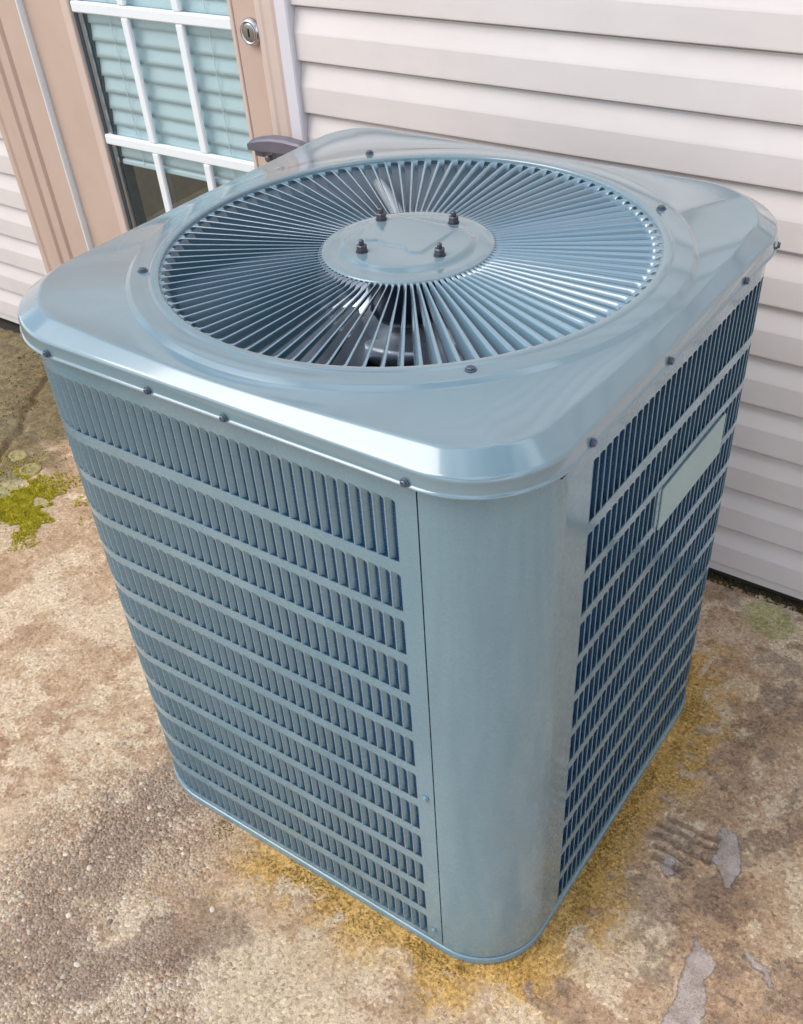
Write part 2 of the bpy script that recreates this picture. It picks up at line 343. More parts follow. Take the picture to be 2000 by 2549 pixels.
speck = ramp(nt, n_gr, [(.38, (.45, .42, .40)), (.47, (1, 1, 1)), (.60, (1, 1, 1)), (.68, (1.35, 1.33, 1.3))])
col = mixc(nt, 1.0, col, speck, 'MULTIPLY')
col = mixc(nt, mth(nt, 'MULTIPLY', ramp(nt, n_fine, [(.36, (1, 1, 1)), (.45, (0, 0, 0))]), .6), col, (.085, .055, .038))
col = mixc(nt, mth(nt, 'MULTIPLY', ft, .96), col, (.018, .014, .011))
nt.links.new(col, bs.inputs['Base Color']); nt.links.new(mth(nt, 'SUBTRACT', .85, mth(nt, 'MULTIPLY', wet, .45)), bs.inputs['Roughness'])
hh = mth(nt, 'ADD', mth(nt, 'ADD', mth(nt, 'MULTIPLY', n_fine, .6), mth(nt, 'MULTIPLY', n_gr, .25)), mth(nt, 'ADD', mth(nt, 'MULTIPLY', n_mid, .9), mth(nt, 'MULTIPLY', mth(nt, 'MULTIPLY', vo.outputs['Distance'], sa.outputs[2]), -1.2)))
bump(nt, bs, mth(nt, 'MULTIPLY', hh, mth(nt, 'SUBTRACT', 1.0, mth(nt, 'MULTIPLY', wet, .8))), 1.0, .0032)
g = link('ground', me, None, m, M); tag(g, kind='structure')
def gz(x, y):
    i = min(max(int(np.searchsorted(gx, x)) - 1, 0), nx - 2); j = min(max(int(np.searchsorted(gy, y)) - 1, 0), ny - 2)
    u = (x - gx[i]) / (gx[i + 1] - gx[i]); w = (y - gy[j]) / (gy[j + 1] - gy[j])
    return float((Z[i, j] * (1 - u) + Z[i + 1, j] * u) * (1 - w) + (Z[i, j + 1] * (1 - u) + Z[i + 1, j + 1] * u) * w)

# ------------------------------------------------------------------ the air conditioner
U = thing('air_conditioner', 'blue-grey louvered air conditioner unit with round top grille standing on the stained slab', 'air conditioner', M)
# perimeter of the cabinet as a counter-clockwise path; s = 0 at the start of the rounded front-right corner (front side)
A_ = RB * PI / 2; AX = RX * PI / 2; LF = WB - RB - RX; LS = DB - RB - RX; PER = 2 * LF + 2 * LS + 2 * A_ + 2 * AX
def per(s, off=0.0):
    s %= PER; segs = [('a', (-RB, RB), -90, RB), ('l', (0, RB), (0, 1), LS), ('a', (-RX, DB - RX), 0, RX), ('l', (-RX, DB), (-1, 0), LF), ('a', (-WB + RB, DB - RB), 90, RB), ('l', (-WB, DB - RB), (0, -1), LS), ('a', (-WB + RX, RX), 180, RX), ('l', (-WB + RX, 0), (1, 0), LF)]
    for g in segs:
        L = g[3] * PI / 2 if g[0] == 'a' else g[3]
        if s <= L + 1e-9:
            if g[0] == 'a':
                a = math.radians(g[2]) + s / g[3]; n = (math.cos(a), math.sin(a)); p = (g[1][0] + g[3] * n[0], g[1][1] + g[3] * n[1]); t = (-n[1], n[0])
            else: t = g[2]; n = (t[1], -t[0]); p = (g[1][0] + t[0] * s, g[1][1] + t[1] * s)
            return (p[0] + n[0] * off, p[1] + n[1] * off), t, n
        s -= L
def samples(s0, s1, off=0.0, st=.012):
    n = max(2, int((s1 - s0) / st)); return [per(s0 + (s1 - s0) * i / n, off)[0] for i in range(n + 1)]
def sheet(mb, s0, s1, z0, z1, off=0.0, th=.0016, st=.012):
    """a bent sheet of metal with thickness between two perimeter positions"""
    o = samples(s0, s1, off, st); i = samples(s0, s1, off - th, st); n = len(o)
    v = [(x, y, z0) for x, y in o] + [(x, y, z1) for x, y in o] + [(x, y, z0) for x, y in i] + [(x, y, z1) for x, y in i]
    f = []; v = v + v                     # rim faces get vertices of their own so that the sheet edges stay crisp
    for k in range(n - 1):
        f += [(k, k + 1, n + k + 1, n + k), (2 * n + k + 1, 2 * n + k, 3 * n + k, 3 * n + k + 1), (5 * n + k, 5 * n + k + 1, 7 * n + k + 1, 7 * n + k), (4 * n + k + 1, 4 * n + k, 6 * n + k, 6 * n + k + 1)]
    f += [(4 * n, 5 * n, 7 * n, 6 * n), (5 * n - 1, 7 * n - 1, 8 * n - 1, 6 * n - 1 + n)]
    f[-1] = (5 * n - 1, 7 * n - 1, 8 * n - 1, 6 * n - 1)
    mb.add(v, f)
S_F = PER - (.1195 - RB)                     # gap between corner post and front panel, on the front
S_R = A_ + (.108 - RB) + .0                   # seam of the post on the right side
PZ0, PZ1 = .0185, .962
PITCH = .0161
ROWS = [(.824, .912)] + [(.748 - .0720 * k, .807 - .0724 * k) for k in range(11)]
# corner post
mb = MB(); sheet(mb, -(.1195 - RB) + .0028, S_R, .022, .9475, .0012, .0016, .006)
post = mb.obj('corner_post', M_panel, U, smooth=False)
for pl in post.data.polygons: pl.use_smooth = abs(pl.normal.z) < .5
# louvered panels: front + left side, right side + back
P1 = (S_F - .0, S_F - .0)                    # front panel ends (on the right) at S_F
front_end = S_F; front_first = PER - (.1475 - RB)          # right edge of the last louver cell on the front
n_front = int((front_end - .03 - (2 * A_ + LS + LF + A_)) / PITCH)     # cells going left round the corner and down the side
right_start = S_R + .0012; right_first = A_ + (.168 - RB)
side_split = 2 * A_ + LS + LF * .5 + .0     # hidden seam at the back
cells = []                                    # (s_left, z0, z1, panel)
def build_panel(name, s0, s1, c0, nc):
    mb = MB()
    zs = [PZ0] + [z for r in ROWS[::-1] for z in r] + [PZ1]
    for k in range(0, len(zs), 2): sheet(mb, s0, s1, zs[k], zs[k + 1], 0.0, .0016, .010)
    for (a, b) in ((s0, c0), (c0 + nc * PITCH, s1)):
        for (z0, z1) in ROWS: sheet(mb, a, b, z0, z1, 0.0, .0016, .010)
    o = mb.obj(name, M_panel, U, smooth=False)
    for pl in o.data.polygons: pl.use_smooth = abs(pl.normal.z) < .5
    for (z0, z1) in ROWS:
        for k in range(nc): cells.append((c0 + k * PITCH, z0, z1, o))
    return o
n_f = 92; panel_f = build_panel('louvered_panel', front_first - n_f * PITCH - .03, front_end, front_first - n_f * PITCH, n_f)
n_r = 66; panel_r = build_panel('louvered_panel', right_start, right_first + n_r * PITCH + .03, right_first, n_r)
def louver_shape(h):
    us = [0, .12, .14, .17, .21, .26, .32, .38, .43]; m = max(5, int(h / .011))
    ws = [0] + list(np.linspace(.004, h - .012, m)) + [h - .0075, h - .004, h - .0018, h]
    v = []
    for u in us:
        q = max(0, (u - .12) / .31); dep = .0010 * min(1, q / .1) + .0055 * q ** 1.25
        for z in ws:
            g = 1.0 if z < h / 2 else math.sqrt(max(0, 1 - max(0, 1 - (h - z) / (.012 * (.35 + .65 * q) + 1e-4)) ** 2))
            
            v.append((u * PITCH + .0004 + (PITCH * .46 * max(0, q) * (1 - g) if z > h / 2 else 0), dep * g, z))
    f = grid_faces(len(us), len(ws))
    n = len(v); nv = len(ws)
    # thickness: back side
    v += [(x, y + .0010, z) for x, y, z in v]; f = [tuple(q) for q in f] + [tuple(n + i for i in q[::-1]) for q in f]
    for j in range(nv - 1):
        a = j; b = (len(us) - 1) * nv + j; f += [(a, a + 1, n + a + 1, n + a), (b + 1, b, n + b, n + b + 1)]
    # fixed strip closing the cell at both ends of the slot
    k = len(v); e = .0030
    v += [(.75 * PITCH, 0, 0), (PITCH + .0004, 0, 0), (PITCH + .0004, 0, .0014), (.75 * PITCH, 0, .0008), (.55 * PITCH, 0, h), (PITCH + .0004, 0, h), (PITCH + .0004, 0, h - e * 1.5), (.86 * PITCH, 0, h - e * .7)]
    f += [(k, k + 1, k + 2, k + 3), (k + 4, k + 7, k + 6, k + 5)]
    return v, f
shapes = {}; lmesh = {}
for (z0, z1) in ROWS:
    hgt = round(z1 - z0, 4); key = round(hgt, 3)
    if key not in shapes:
        shapes[key] = louver_shape(hgt); lmesh[key] = mesh('louver', *shapes[key]); lmesh[key].materials.append(M_louver)
def cellm(s, z0):
    (p, t, n) = per(s, -.0002); q = per(s + PITCH, -.0002)[0]
    tx, ty = q[0] - p[0], q[1] - p[1]; L = math.hypot(tx, ty); tx /= L; ty /= L
    return Matrix(((tx, -ty, 0, p[0]), (ty, tx, 0, p[1]), (0, 0, 1, z0), (0, 0, 0, 1)))
# screen size of each louver, to make the largest 300 parts of their own
camU = M.inverted() @ cam.matrix_world; camUi = camU.inverted()
def seen(s, z0, z1):
    m = cellm(s, z0); n = Vector((m[0][1], m[1][1], 0)) * -1; a = m @ Vector((0, 0, 0)); b = m @ Vector((PITCH, 0, z1 - z0)); dv = camU.translation - a
    if dv.dot(n) < 0: return 0
    pa = camUi @ a; pb = camUi @ b
    return abs((pa.x / pa.z - pb.x / pb.z)) * (z1 - z0) / -pa.z
plate_y = (.396, .618); plate_z = (.661, .731)
use = []
for c in cells:
    m = cellm(c[0], c[1])
    if c[3] is panel_r and plate_y[0] - .012 < m[1][3] < plate_y[1] - .004 and c[1] > plate_z[0] and c[2] < plate_z[1] + .006 and m[0][3] > -.1: continue
    use.append((seen(*c[:3]), c, m))
order = sorted(range(len(use)), key=lambda i: -use[i][0]); big = set(order[:300])
rest = {id(panel_f): MB(), id(panel_r): MB()}
for i, (a, c, m) in enumerate(use):
    key = round(round(c[2] - c[1], 4), 3)
    if i in big: link('louver', lmesh[key], c[3], None, m)
    else:
        v, f = shapes[key]; rest[id(c[3])].add([tuple(m @ Vector(p)) for p in v], f)
for pn in (panel_f, panel_r):
    o = rest[id(pn)].obj('louvers', M_louver, pn, smooth=True); o['kind'] = 'stuff'
# base pan
def ring_loft(mb, stations, nstep=140, close_top=False):
    n = nstep; v = []
    for off, z in stations:
        for k in range(n): p = per(PER * k / n, off)[0]; v.append((p[0], p[1], z))
    f = [(i * n + k, i * n + (k + 1) % n, (i + 1) * n + (k + 1) % n, (i + 1) * n + k) for i in range(len(stations) - 1) for k in range(n)]
    mb.add(v, f)
mb = MB(); ring_loft(mb, [(-.004, -.006), (.0012, -.002), (.0024, .002), (.0024, .013), (.0014, .0155), (-.001, .0162), (-.02, .016), (-.03, .012)], 220)
pan = mb.obj('base_pan', M_panel, U, smooth=True)
mb = MB(); mb.v = [(x, y, .012) for x, y in samples(0, PER, -.032, .02)]; mb.f = [tuple(range(len(mb.v)))]; mb.obj('pan_floor', M_dark, U)
mb = MB(); sheet(mb, -.05, .30, .0163, .0215, -.0018, .0012, .008); mb.obj('shadow_gap', M_black, U)
# coil (dark finned block behind the louvers)
mb = MB(); ring_loft(mb, [(-.0125, .018), (-.0125, .955)], 200); mb.obj('coil', M_coil, U, smooth=True)
mb = MB(); sheet(mb, -.02, A_ + .02, .018, .95, -.006, .001, .008); mb.obj('post_liner', M_black, U)
# blank plate over the third row on the right side
mb = MB(); mb.box(.0006, .0036, plate_y[0], plate_y[1], plate_z[0], plate_z[1], .0008); mb.box(-.002, .0006, plate_y[0] + .004, plate_y[1] - .004, plate_z[0] + .002, plate_z[1] - .002)
pl = mb.obj('blank_plate', M_plate, U); pl['label'] = 'plain pale green-grey plate over the third louver row'
mb = MB(); mb.box(-.0012, .0012, plate_y[0] - .012, plate_y[0] - .002, plate_z[0] + .010, plate_z[1] + .004, .0004); mb.obj('plate_bracket', M_panel, U)
# ---- cap
CX, CY, HC = -.4130, .4060, .4230
RCS = {(1, -1): .118, (-1, -1): .170, (1, 1): .165, (-1, 1): .110}
GX, GY = -.403, .403
NT = 320
def rsq(th, a, r):
    c, s = abs(math.cos(th)), abs(math.sin(th)); i = a - r
    t = a / max(c, s)
    x, y = t * c, t * s
    if x > i and y > i:
        b = i * (c + s); cc = 2 * i * i - r * r; t = b + math.sqrt(max(0, b * b - cc))
    return t
def cap_station(kind, p, z):
    out = []
    for k in range(NT):
        th = 2 * PI * k / NT; mid = abs(math.cos(2 * th)) ** .8; c, s = math.cos(th), math.sin(th)
        if kind == 'circ': out.append((GX + p * c, GY + p * s, z))
        else:
            ins = p(mid) if callable(p) else p; zz = z(mid) if callable(z) else z
            q_ = RCS[(1 if c > 0 else -1, 1 if s > 0 else -1)]; t = rsq(th, HC - ins, max(q_ - ins, .03)); out.append((CX + t * c, CY + t * s, zz))
    return out
ci = lambda k, e=0: (lambda m: (.034 - .014 * m) * k + e)
cz = lambda k: (lambda m: .9915 - .0065 * m + k)
st = [('circ', .3392, .9820), ('circ', .3392, .9920), ('circ', .3398, .9940), ('circ', .3415, .9950), ('circ', .3500, .9952), ('circ', .3512, .9947), ('circ', .3528, .9938), ('circ', .3545, .9936), ('circ', .3765, .9936), ('circ', .3785, .9930), ('circ', .3835, .9886), ('circ', .3850, .9880),
      ('sq', ci(1, .004), cz(-.0008)), ('sq', ci(1, .0012), cz(-.0008)), ('sq', ci(1, -.0006), cz(-.0014)), ('sq', ci(1, -.0022), cz(-.0028)),
      ('sq', .0048, .9745), ('sq', .0022, .9722), ('sq', .0010, .9695), ('sq', .0010, .9680), ('sq', .0010, .9545), ('sq', .0004, .9535), ('sq', -.0016, .9522), ('sq', -.0020, .9508), ('sq', -.0008, .9498), ('sq', .0030, .9505), ('sq', .0035, .962)]
v = []; 
for s_ in st: v += cap_station(*s_)
f = [(i * NT + k, i * NT + (k + 1) % NT, (i + 1) * NT + (k + 1) % NT, (i + 1) * NT + k) for i in range(len(st) - 1) for k in range(NT)]
f = [q[::-1] for q in f]
cap = link('top_cap', mesh('top_cap', v, f), U, M_cap)
# ---- hub plate
HR = .1185
def hubz(x, y):
    r = math.hypot(x - GX, y - GY)
    z = .9915 + .0050 * float(ss(.0955, .0840, r)) - .0012 * float(ss(.108, .1185, r))
    L = np.interp(x, [-.50, -.455, -.438, -.420, -.392, -.379, -.364, -.30], [.372, .373, .384, .377, .380, .368, .375, .392])
    k = float(ss(-.0018, .0018, y - L)) * float(ss(-.360, -.364, x)) * float(ss(-.485, -.470, x + .3 * (y - .4)))
    k *= float(ss(.470, .466, y))
    return z + .0022 * k
NR, NA = 46, 144; v = []
for i in range(NR + 1):
    r = HR * i / NR
    for k in range(NA): a = 2 * PI * k / NA; x, y = GX + r * math.cos(a), GY + r * math.sin(a); v.append((x, y, hubz(x, y)))
f = [(i * NA + k, (i + 1) * NA + k, (i + 1) * NA + (k + 1) % NA, i * NA + (k + 1) % NA) for i in range(NR) for k in range(NA)]
n = len(v); v += [(GX + HR * math.cos(2 * PI * k / NA), GY + HR * math.sin(2 * PI * k / NA), .9865) for k in range(NA)]
f += [(NR * NA + k, n + k, n + (k + 1) % NA, NR * NA + (k + 1) % NA) for k in range(NA)]
hub = link('hub_plate', mesh('hub_plate', v, f), U, M_cap)
for (x, y) in ((-.476, .443), (-.380, .483), (-.438, .345), (-.338, .383)):
    z = hubz(x, y); mb = MB(); mb.lathe([(.0085, 0), (.0085, .0012), (.0055, .0016)], (x, y, z), 16)
    mb.lathe([(.0075, .0015), (.0075, .0085), (.0060, .0096)], (x, y, z), 6); mb.lathe([(.0034, .008), (.0034, .0150), (.0024, .0162)], (x, y, z), 10)
    mb.obj('bolt', M_bolt, hub)
# ---- grille slats: pressed vanes, one shape turned round the hub
NSL = 96; DA = 2 * PI / NSL
us = [(1.0, 0), (.885, 0), (.82, .05), (.75, .16), (.68, .34), (.615, .56), (.56, .78), (.50, 1.0)]; rs = [.1180, .1205, .124, .130] + list(np.linspace(.145, .310, 9)) + [.318, .3225, .3255, .3285, .3310, .3340, .3393]
v = []
for u, q in us:
    for r in rs:
        g = float(ss(.1185, .134, r)) * float(ss(.3340, .3225, r)); hh_ = .003 + .046 * r
        uu = u
        a = DA * uu; v.append((r * math.cos(a), r * math.sin(a), .9895 - hh_ * g * q))
nr = len(rs); f = grid_faces(len(us), nr); n = len(v)
v += [(x, y, z - .0011) for x, y, z in v]; f += [tuple(n + i for i in q[::-1]) for q in f]
for j in range(nr - 1): b = (len(us) - 1) * nr + j; f += [(j, j + 1, n + j + 1, n + j), (b + 1, b, n + b, n + b + 1)]
# little web that closes the slot at its rounded outer end
k = len(v)
for (r, u) in ((.3393, 0), (.3393, .64), (.3335, .625), (.3365, .45), (.3372, .28), (.3360, .12), (.3320, 0)): a = DA * u; v.append((r * math.cos(a), r * math.sin(a), .9888))
f.append(tuple(range(k, k + 7))[::-1])
slm = mesh('grille_slat', v, f); slm.materials.append(M_grille)
for i in range(NSL):
    link('grille_slat', slm, U, None, Matrix.Translation((GX, GY, 0)) @ Matrix.Rotation(i * DA, 4, 'Z'))
# ---- under the grille: shroud, motor, fan
mb = MB(); mb.lathe([(.3455, .985), (.343, .95), (.340, .84), (.352, .80)], (GX, GY, 0), 64, close=False); mb.obj('fan_shroud', M_shroud, U, smooth=True)
mb = MB(); mb.lathe([(.010, .988), (.056, .986), (.060, .980), (.060, .905), (.054, .894), (.012, .892)], (GX, GY, 0), 36); mb.obj('fan_motor', M_motor, U, smooth=True)
mb = MB(); mb.lathe([(.010, .893), (.012, .878), (.085, .875), (.090, .868), (.090, .850), (.02, .846)], (GX, GY, 0), 36); fh = mb.obj('fan', M_galv, U, smooth=True)
def blade(a0):
    v = []; nu, nv = 10, 12
    for i in range(nu):
        r = .075 + (.325 - .075) * i / (nu - 1); span = math.radians(62) * (.72 + .35 * i / (nu - 1))
        for j in range(nv):
            t = j / (nv - 1); a = a0 + span * (t - .5) + .5 * (i / (nu - 1)) ** 1.5
            v.append((GX + r * math.cos(a), GY + r * math.sin(a), .905 - .075 * t * (.6 + .5 * i / (nu - 1)) + .012 * math.sin(PI * t)))
    return v, grid_faces(nu, nv)
for k in range(4): mb = MB(); mb.add(*blade(math.radians(-122 + 90 * k))); mb.obj('fan_blade', M_galv, fh, smooth=True)
mb = MB(); mb.tube([(-.505, .530, .958), (-.547, .573, .957), (-.600, .621, .957), (-.652, .667, .956)], .0100, 12); mb.obj('wire_conduit', M_white, U, smooth=True)
# ---- screws
def screw(x, y, z, n, m=M_screw, r=.0040):
    n = Vector(n).normalized(); mb = MB(); q = n.to_track_quat('Z', 'Y').to_matrix().to_4x4(); mb.lathe([(r * 1.3, 0), (r * 1.3, .0010), (r, .0016)], (0, 0, 0), 14); mb.lathe([(r, .0009), (r, .0034), (r * .8, .0040)], (0, 0, 0), 6)
    mb.v = [tuple(Matrix.Translation((x, y, z)) @ q @ Vector(p)) for p in mb.v]; return mb.obj('screw', m, U)
for x, z in ((-.672, .9565), (-.490, .9555), (-.368, .9555), (-.1195, .9560)): screw(x, CY - HC - .001, z, (0, -1, 0))
for y, z in ((.140, .9560), (.337, .9555), (.576, .9555), (.700, .9560)): screw(CX + HC + .0005 - (.0030 if y > .69 else 0), y, z, (1, .2 if y > .69 else 0, 0))
for x, y in ((-.666, .673), (-.149, .660), (-.672, .162), (-.145, .150)): screw(x, y, .9938, (0, 0, 1), r=.0052)
screw(-.1335, -.0006, .402, (0, -1, 0), M_panel, .0045); screw(-.1335, -.0006, .055, (0, -1, 0), M_panel, .0035)
mb = MB(); mb.box(-.119, -.104, -.0024, .002, .9425, .9485); mb.obj('notch_dark', M_black, U)  # black boxes standing in for the dark inside open notches
mb = MB(); mb.box(-.002, .0030, .088, .112, .9380, .9440); mb.obj('notch_dark', M_black, U)

# ------------------------------------------------------------------ the house wall
H = thing('house', 'house wall of pinkish white lap siding with a tan glazed door', 'house')
WY = 1.108; EX = .1057; Z0 = .119
def siding(x0, x1, k0, k1):
    for k in range(k0, k1):
        z = Z0 + EX * k; y = WY
        prof = [(y + .019, z + .006), (y + .0015, z - .0005), (y, z + .0012), (y - .0002, z + .004), (y + .0004, z + EX * .50), (y + .0012, z + EX * .535), (y + .0120, z + EX * .90), (y + .0150, z + EX * .94), (y + .0235, z + EX * .96), (y + .0240, z + EX * 1.00), (y + .0262, z + EX * 1.00), (y + .0262, z - .0)]
        dx = random.uniform(-.0, .0)
        mb = MB(); mb.extrude_x(prof, x0, x1); mb.obj('siding_plank', M_vinyl, H)
siding(-1.174, 6, -1, 26); siding(-7, -2.326, -1, 26)
mb = MB(); mb.box(-2.5, -1.0, WY + .004, WY + .02, 2.16, Z0 + EX * 26); mb.obj('siding_panel', M_vinyl, H)
mb = MB(); mb.box(-7, 6, WY + .0175, WY + .2, -.6, Z0 - EX + .004); mb.obj('foundation', M_found, H)
mb = MB(); mb.box(-7, 6, WY + .0275, WY + .04, Z0 - EX + .006, Z0 + EX * 26)
mbb = MB()
for (a, b, c, e) in ((-7, -2.3, Z0 - EX + .006, Z0 + EX * 26), (-1.19, 6, Z0 - EX + .006, Z0 + EX * 26), (-2.3, -1.19, 2.16, Z0 + EX * 26)): mbb.box(a, b, WY + .0275, WY + .04, c, e)
mbb.obj('sheathing', M_found, H)
mb = MB(); mb.extrude_z([(-1.1745, WY + .016), (-1.1745, WY - .010), (-1.178, WY - .013), (-1.2065, WY - .013), (-1.2095, WY - .010), (-1.2095, WY + .016)], -.02, 2.2); mb.obj('corner_channel', M_jch, H)
mb = MB(); mb.box(-1.174, 6, WY + .003, WY + .016, -.010, .0115, .001); mb.obj('starter_strip', M_vinyl, H)
mb = MB(); mb.box(-7, -2.326, WY + .003, WY + .016, -.010, .0115, .001); mb.obj('starter_strip', M_vinyl, H)
# ---- door
Dd = link('door', mesh('door', *(lambda b: (b.v, b.f))(MB().box(-1.918, -1.3395, WY + .004, WY + .040, .03, .25, .002)), smooth=False), H, M_tan)
Dd['label'] = 'tan glazed door with white grid over closed blinds'
def dp(name, m, *boxes, bev=.002, smooth=False):
    mb = MB()
    for b in boxes: mb.box(*b, bev)
    return mb.obj(name, m, Dd, smooth)
dp('stile', M_tan, (-1.3395, -1.2680, WY - .002, WY + .038, .03, 2.06)); dp('stile', M_tan, (-2.0745, -1.9185, WY + .004, WY + .040, .03, 2.06)); dp('rail', M_tan, (-1.9185, -1.3395, WY + .004, WY + .040, 1.93, 2.06))
dp('glazing_bead', M_tan2, (-1.3520, -1.3400, WY - .004, WY + .03, .25, 1.93)); dp('glazing_bead', M_tan2, (-1.9180, -1.8880, WY - .004, WY + .03, .25, 1.93))
dp('glazing_bead', M_tan2, (-1.8875, -1.3525, WY - .004, WY + .03, .25, .28))
dp('gasket', M_gasket, (-1.8875, -1.8790, WY + .006, WY + .04, .28, 1.93)); dp('gasket', M_gasket, (-1.8655, -1.8605, WY + .020, WY + .05, .28, 1.93), bev=0)
dp('spacer', M_nickel, (-1.8785, -1.8660, WY + .010, WY + .05, .28, 1.93), bev=0)
dp('weatherstrip', M_white, (-2.0808, -2.0752, WY - .014, WY + .03, .03, 2.06), bev=.0016)
mb = MB(); mb.box(-1.8880, -1.3400, WY + .0150, WY + .0165, .28, 1.93); mb.obj('glass_pane', M_glass, Dd)
for z in (.397, .708, 1.020, 1.332, 1.644): dp('muntin', M_white, (-1.8850, -1.3520, WY + .000, WY + .0135, z - .0125, z + .0125), bev=.003)
for x in (-1.703, -1.521):
    zz = [.28, .397, .708, 1.020, 1.332, 1.644, 1.93]
    for a, b in zip(zz[:-1], zz[1:]): dp('muntin', M_white, (x - .0120, x + .0120, WY + .001, WY + .0130, a + .0127, b - .0127), bev=.003)
# jamb, casing
mb = MB(); mb.extrude_z([(-1.2675, WY + .02), (-1.2675, WY - .008), (-1.262, WY - .012), (-1.250, WY - .0125), (-1.243, WY - .010), (-1.220, WY - .010), (-1.2100, WY - .006), (-1.2100, WY + .02)], -.02, 2.12); mb.obj('door_casing', M_tan2, H)
x = -2.0820
prof = [(x, WY + .03), (x, WY - .010), (x - .002, WY - .012), (x - .082, WY - .012), (x - .087, WY - .006), (x - .092, WY - .006), (x - .098, WY - .015), (x - .128, WY - .017), (x - .135, WY - .010), (x - .141, WY - .010), (x - .147, WY - .018), (x - .178, WY - .020), (x - .186, WY - .012), (x - .215, WY - .012), (x - .222, WY - .016), (x - .243, WY - .014), (x - .245, WY + .02), (x - .2, WY + .03)]
mb = MB(); mb.extrude_z(prof, -.02, 2.12); mb.obj('door_casing', M_tan, H)
mb = MB(); mb.box(-2.3, -1.211, WY - .03, WY + .06, -.03, .028, .003); mb.obj('door_sill', M_tan, H)
# lock
q = Matrix.Translation((-1.2900, WY - .003, 1.012)) @ Matrix.Rotation(PI / 2, 4, 'X')
mb = MB(); mb.lathe([(.0275, 0), (.0275, .006), (.0245, .012), (.0210, .0135), (.0190, .010)], n=32); mb.lathe([(.0190, .0098), (.0185, .0112), (.0165, .0118)], n=32); mb.v = [tuple(q @ Vector(p)) for p in mb.v]; lk = mb.obj('deadbolt', M_nickel, Dd, smooth=True)
mb = MB(); mb.box(-1.2915, -1.2885, WY - .0160, WY - .0150, 1.004, 1.020); mb.obj('keyway', M_black, Dd)
# lever handle: neck out of the door, arched lever
mb = MB(); mb.lathe([(.017, 0), (.017, .005), (.013, .008), (.009, .010), (.0085, .045)], n=20)
q = Matrix.Translation((-1.262, WY - .002, .762)) @ Matrix.Rotation(PI / 2, 4, 'X'); mb.v = [tuple(q @ Vector(p)) for p in mb.v]
hd = mb.obj('handle', M_lever, Dd, smooth=True)
pr = [(-1.272, .796), (-1.273, .808), (-1.262, .814), (-1.235, .822), (-1.200, .829), (-1.160, .831), (-1.120, .828), (-1.094, .820), (-1.084, .811), (-1.088, .800), (-1.110, .795), (-1.150, .801), (-1.200, .799), (-1.235, .796)]
mb = MB(); n = len(pr); yA, yB = 1.014, 1.028
v = [(x * 1.0, yA, z) for x, z in pr] + [(x, yB, z + .004) for x, z in pr]
cx_, cz_ = sum(p[0] for p in pr) / n, sum(p[1] for p in pr) / n
v += [(cx_ + (x - cx_) * .965, yA - .003, cz_ + (z - cz_) * .75) for x, z in pr]
f = [(i, n + i, n + (i + 1) % n, (i + 1) % n) for i in range(n)] + [tuple(range(n, 2 * n))] + [(2 * n + i, i, (i + 1) % n, 2 * n + (i + 1) % n) for i in range(n)] + [tuple(range(2 * n, 3 * n))[::-1]]
mb.add(v, f); mb.obj('lever', M_lever, hd)
mb = MB(); mb.box(-1.2680, -1.2400, 1.028, 1.060, .778, .801, .003); mb.box(-1.2460, -1.236, 1.060, 1.1045, .764, .790, .002); mb.obj('latch_block', M_lever, hd)
mb = MB(); mb.box(-1.2800, -1.2690, WY - .0060, WY - .0022, .60, .786, .001); mb.obj('latch_strip', M_found, Dd)

# ------------------------------------------------------------------ blinds and the room behind the glass
BL = thing('window_blind', 'pale closed venetian blind hanging behind the glass of the door', 'window blind', Matrix.Translation((0, 0, 0)))
v = []; us_ = [-1, -.5, 0, .5, 1]
for x in (-.330, .300):
    for u in us_: v.append((x, 1.1345 + .0045 * u - .0003 * (1 - u * u), .0236 * u))
f = [(j, j + 1, 5 + j + 1, 5 + j) for j in range(4)]; n = len(v); v += [(x, y + .0025, z) for x, y, z in v]; f += [tuple(n + i for i in q[::-1]) for q in f] + [(0, 5, n + 5, n), (4, n + 4, n + 9, 9)]
bm_ = mesh('slat', v, f); bm_.materials.append(M_blind)
zb = .683; k = 0
while zb + .0402 * k < 1.93:
    z = zb + .0402 * k
    link('slat', bm_, BL, None, Matrix.Translation((-1.618, 0, z)) @ Matrix.Rotation(random.uniform(-.003, .003) + (.006 if k < 4 else 0), 4, 'Y') @ Matrix.Rotation(random.uniform(-.002, .002), 4, 'X')); k += 1
mb = MB(); mb.box(-1.948, -1.318, 1.128, 1.143, .640, .654, .003); mb.obj('bottom_rail', M_blind, BL)
for x in (-1.775, -1.445):
    mb = MB(); mb.tube([(x, 1.1275, .65), (x, 1.1275, 1.9)], .0012, 6); mb.obj('ladder_cord', M_white, BL)
mb = MB(); mb.box(-1.872, -1.3645, 1.14, 1.17, 1.92, 1.96, .003); mb.obj('headrail', M_blind, BL)
mb = MB(); mb.box(-2.9, -.6, 1.16, 3.6, -.05, -.02); tag(mb.obj('floor', M_room), kind='structure')
mb = MB(); mb.box(-2.9, -.6, 3.6, 3.7, -.05, .3); mb.box(-2.9, -.6, 3.6, 3.7, 2.3, 2.6); mb.box(-3.0, -2.9, 1.16, 3.7, -.05, 2.6); mb.box(-.6, -.5, 1.16, 3.7, -.05, 2.6); tag(mb.obj('room_wall', M_mull), kind='structure')  # unseen room left open above and behind so sky light fills it

# ------------------------------------------------------------------ small growths and stones on the slab
def gmat(x, y, dz=0.0): return M @ Vector((x, y, gz(x, y) + dz))
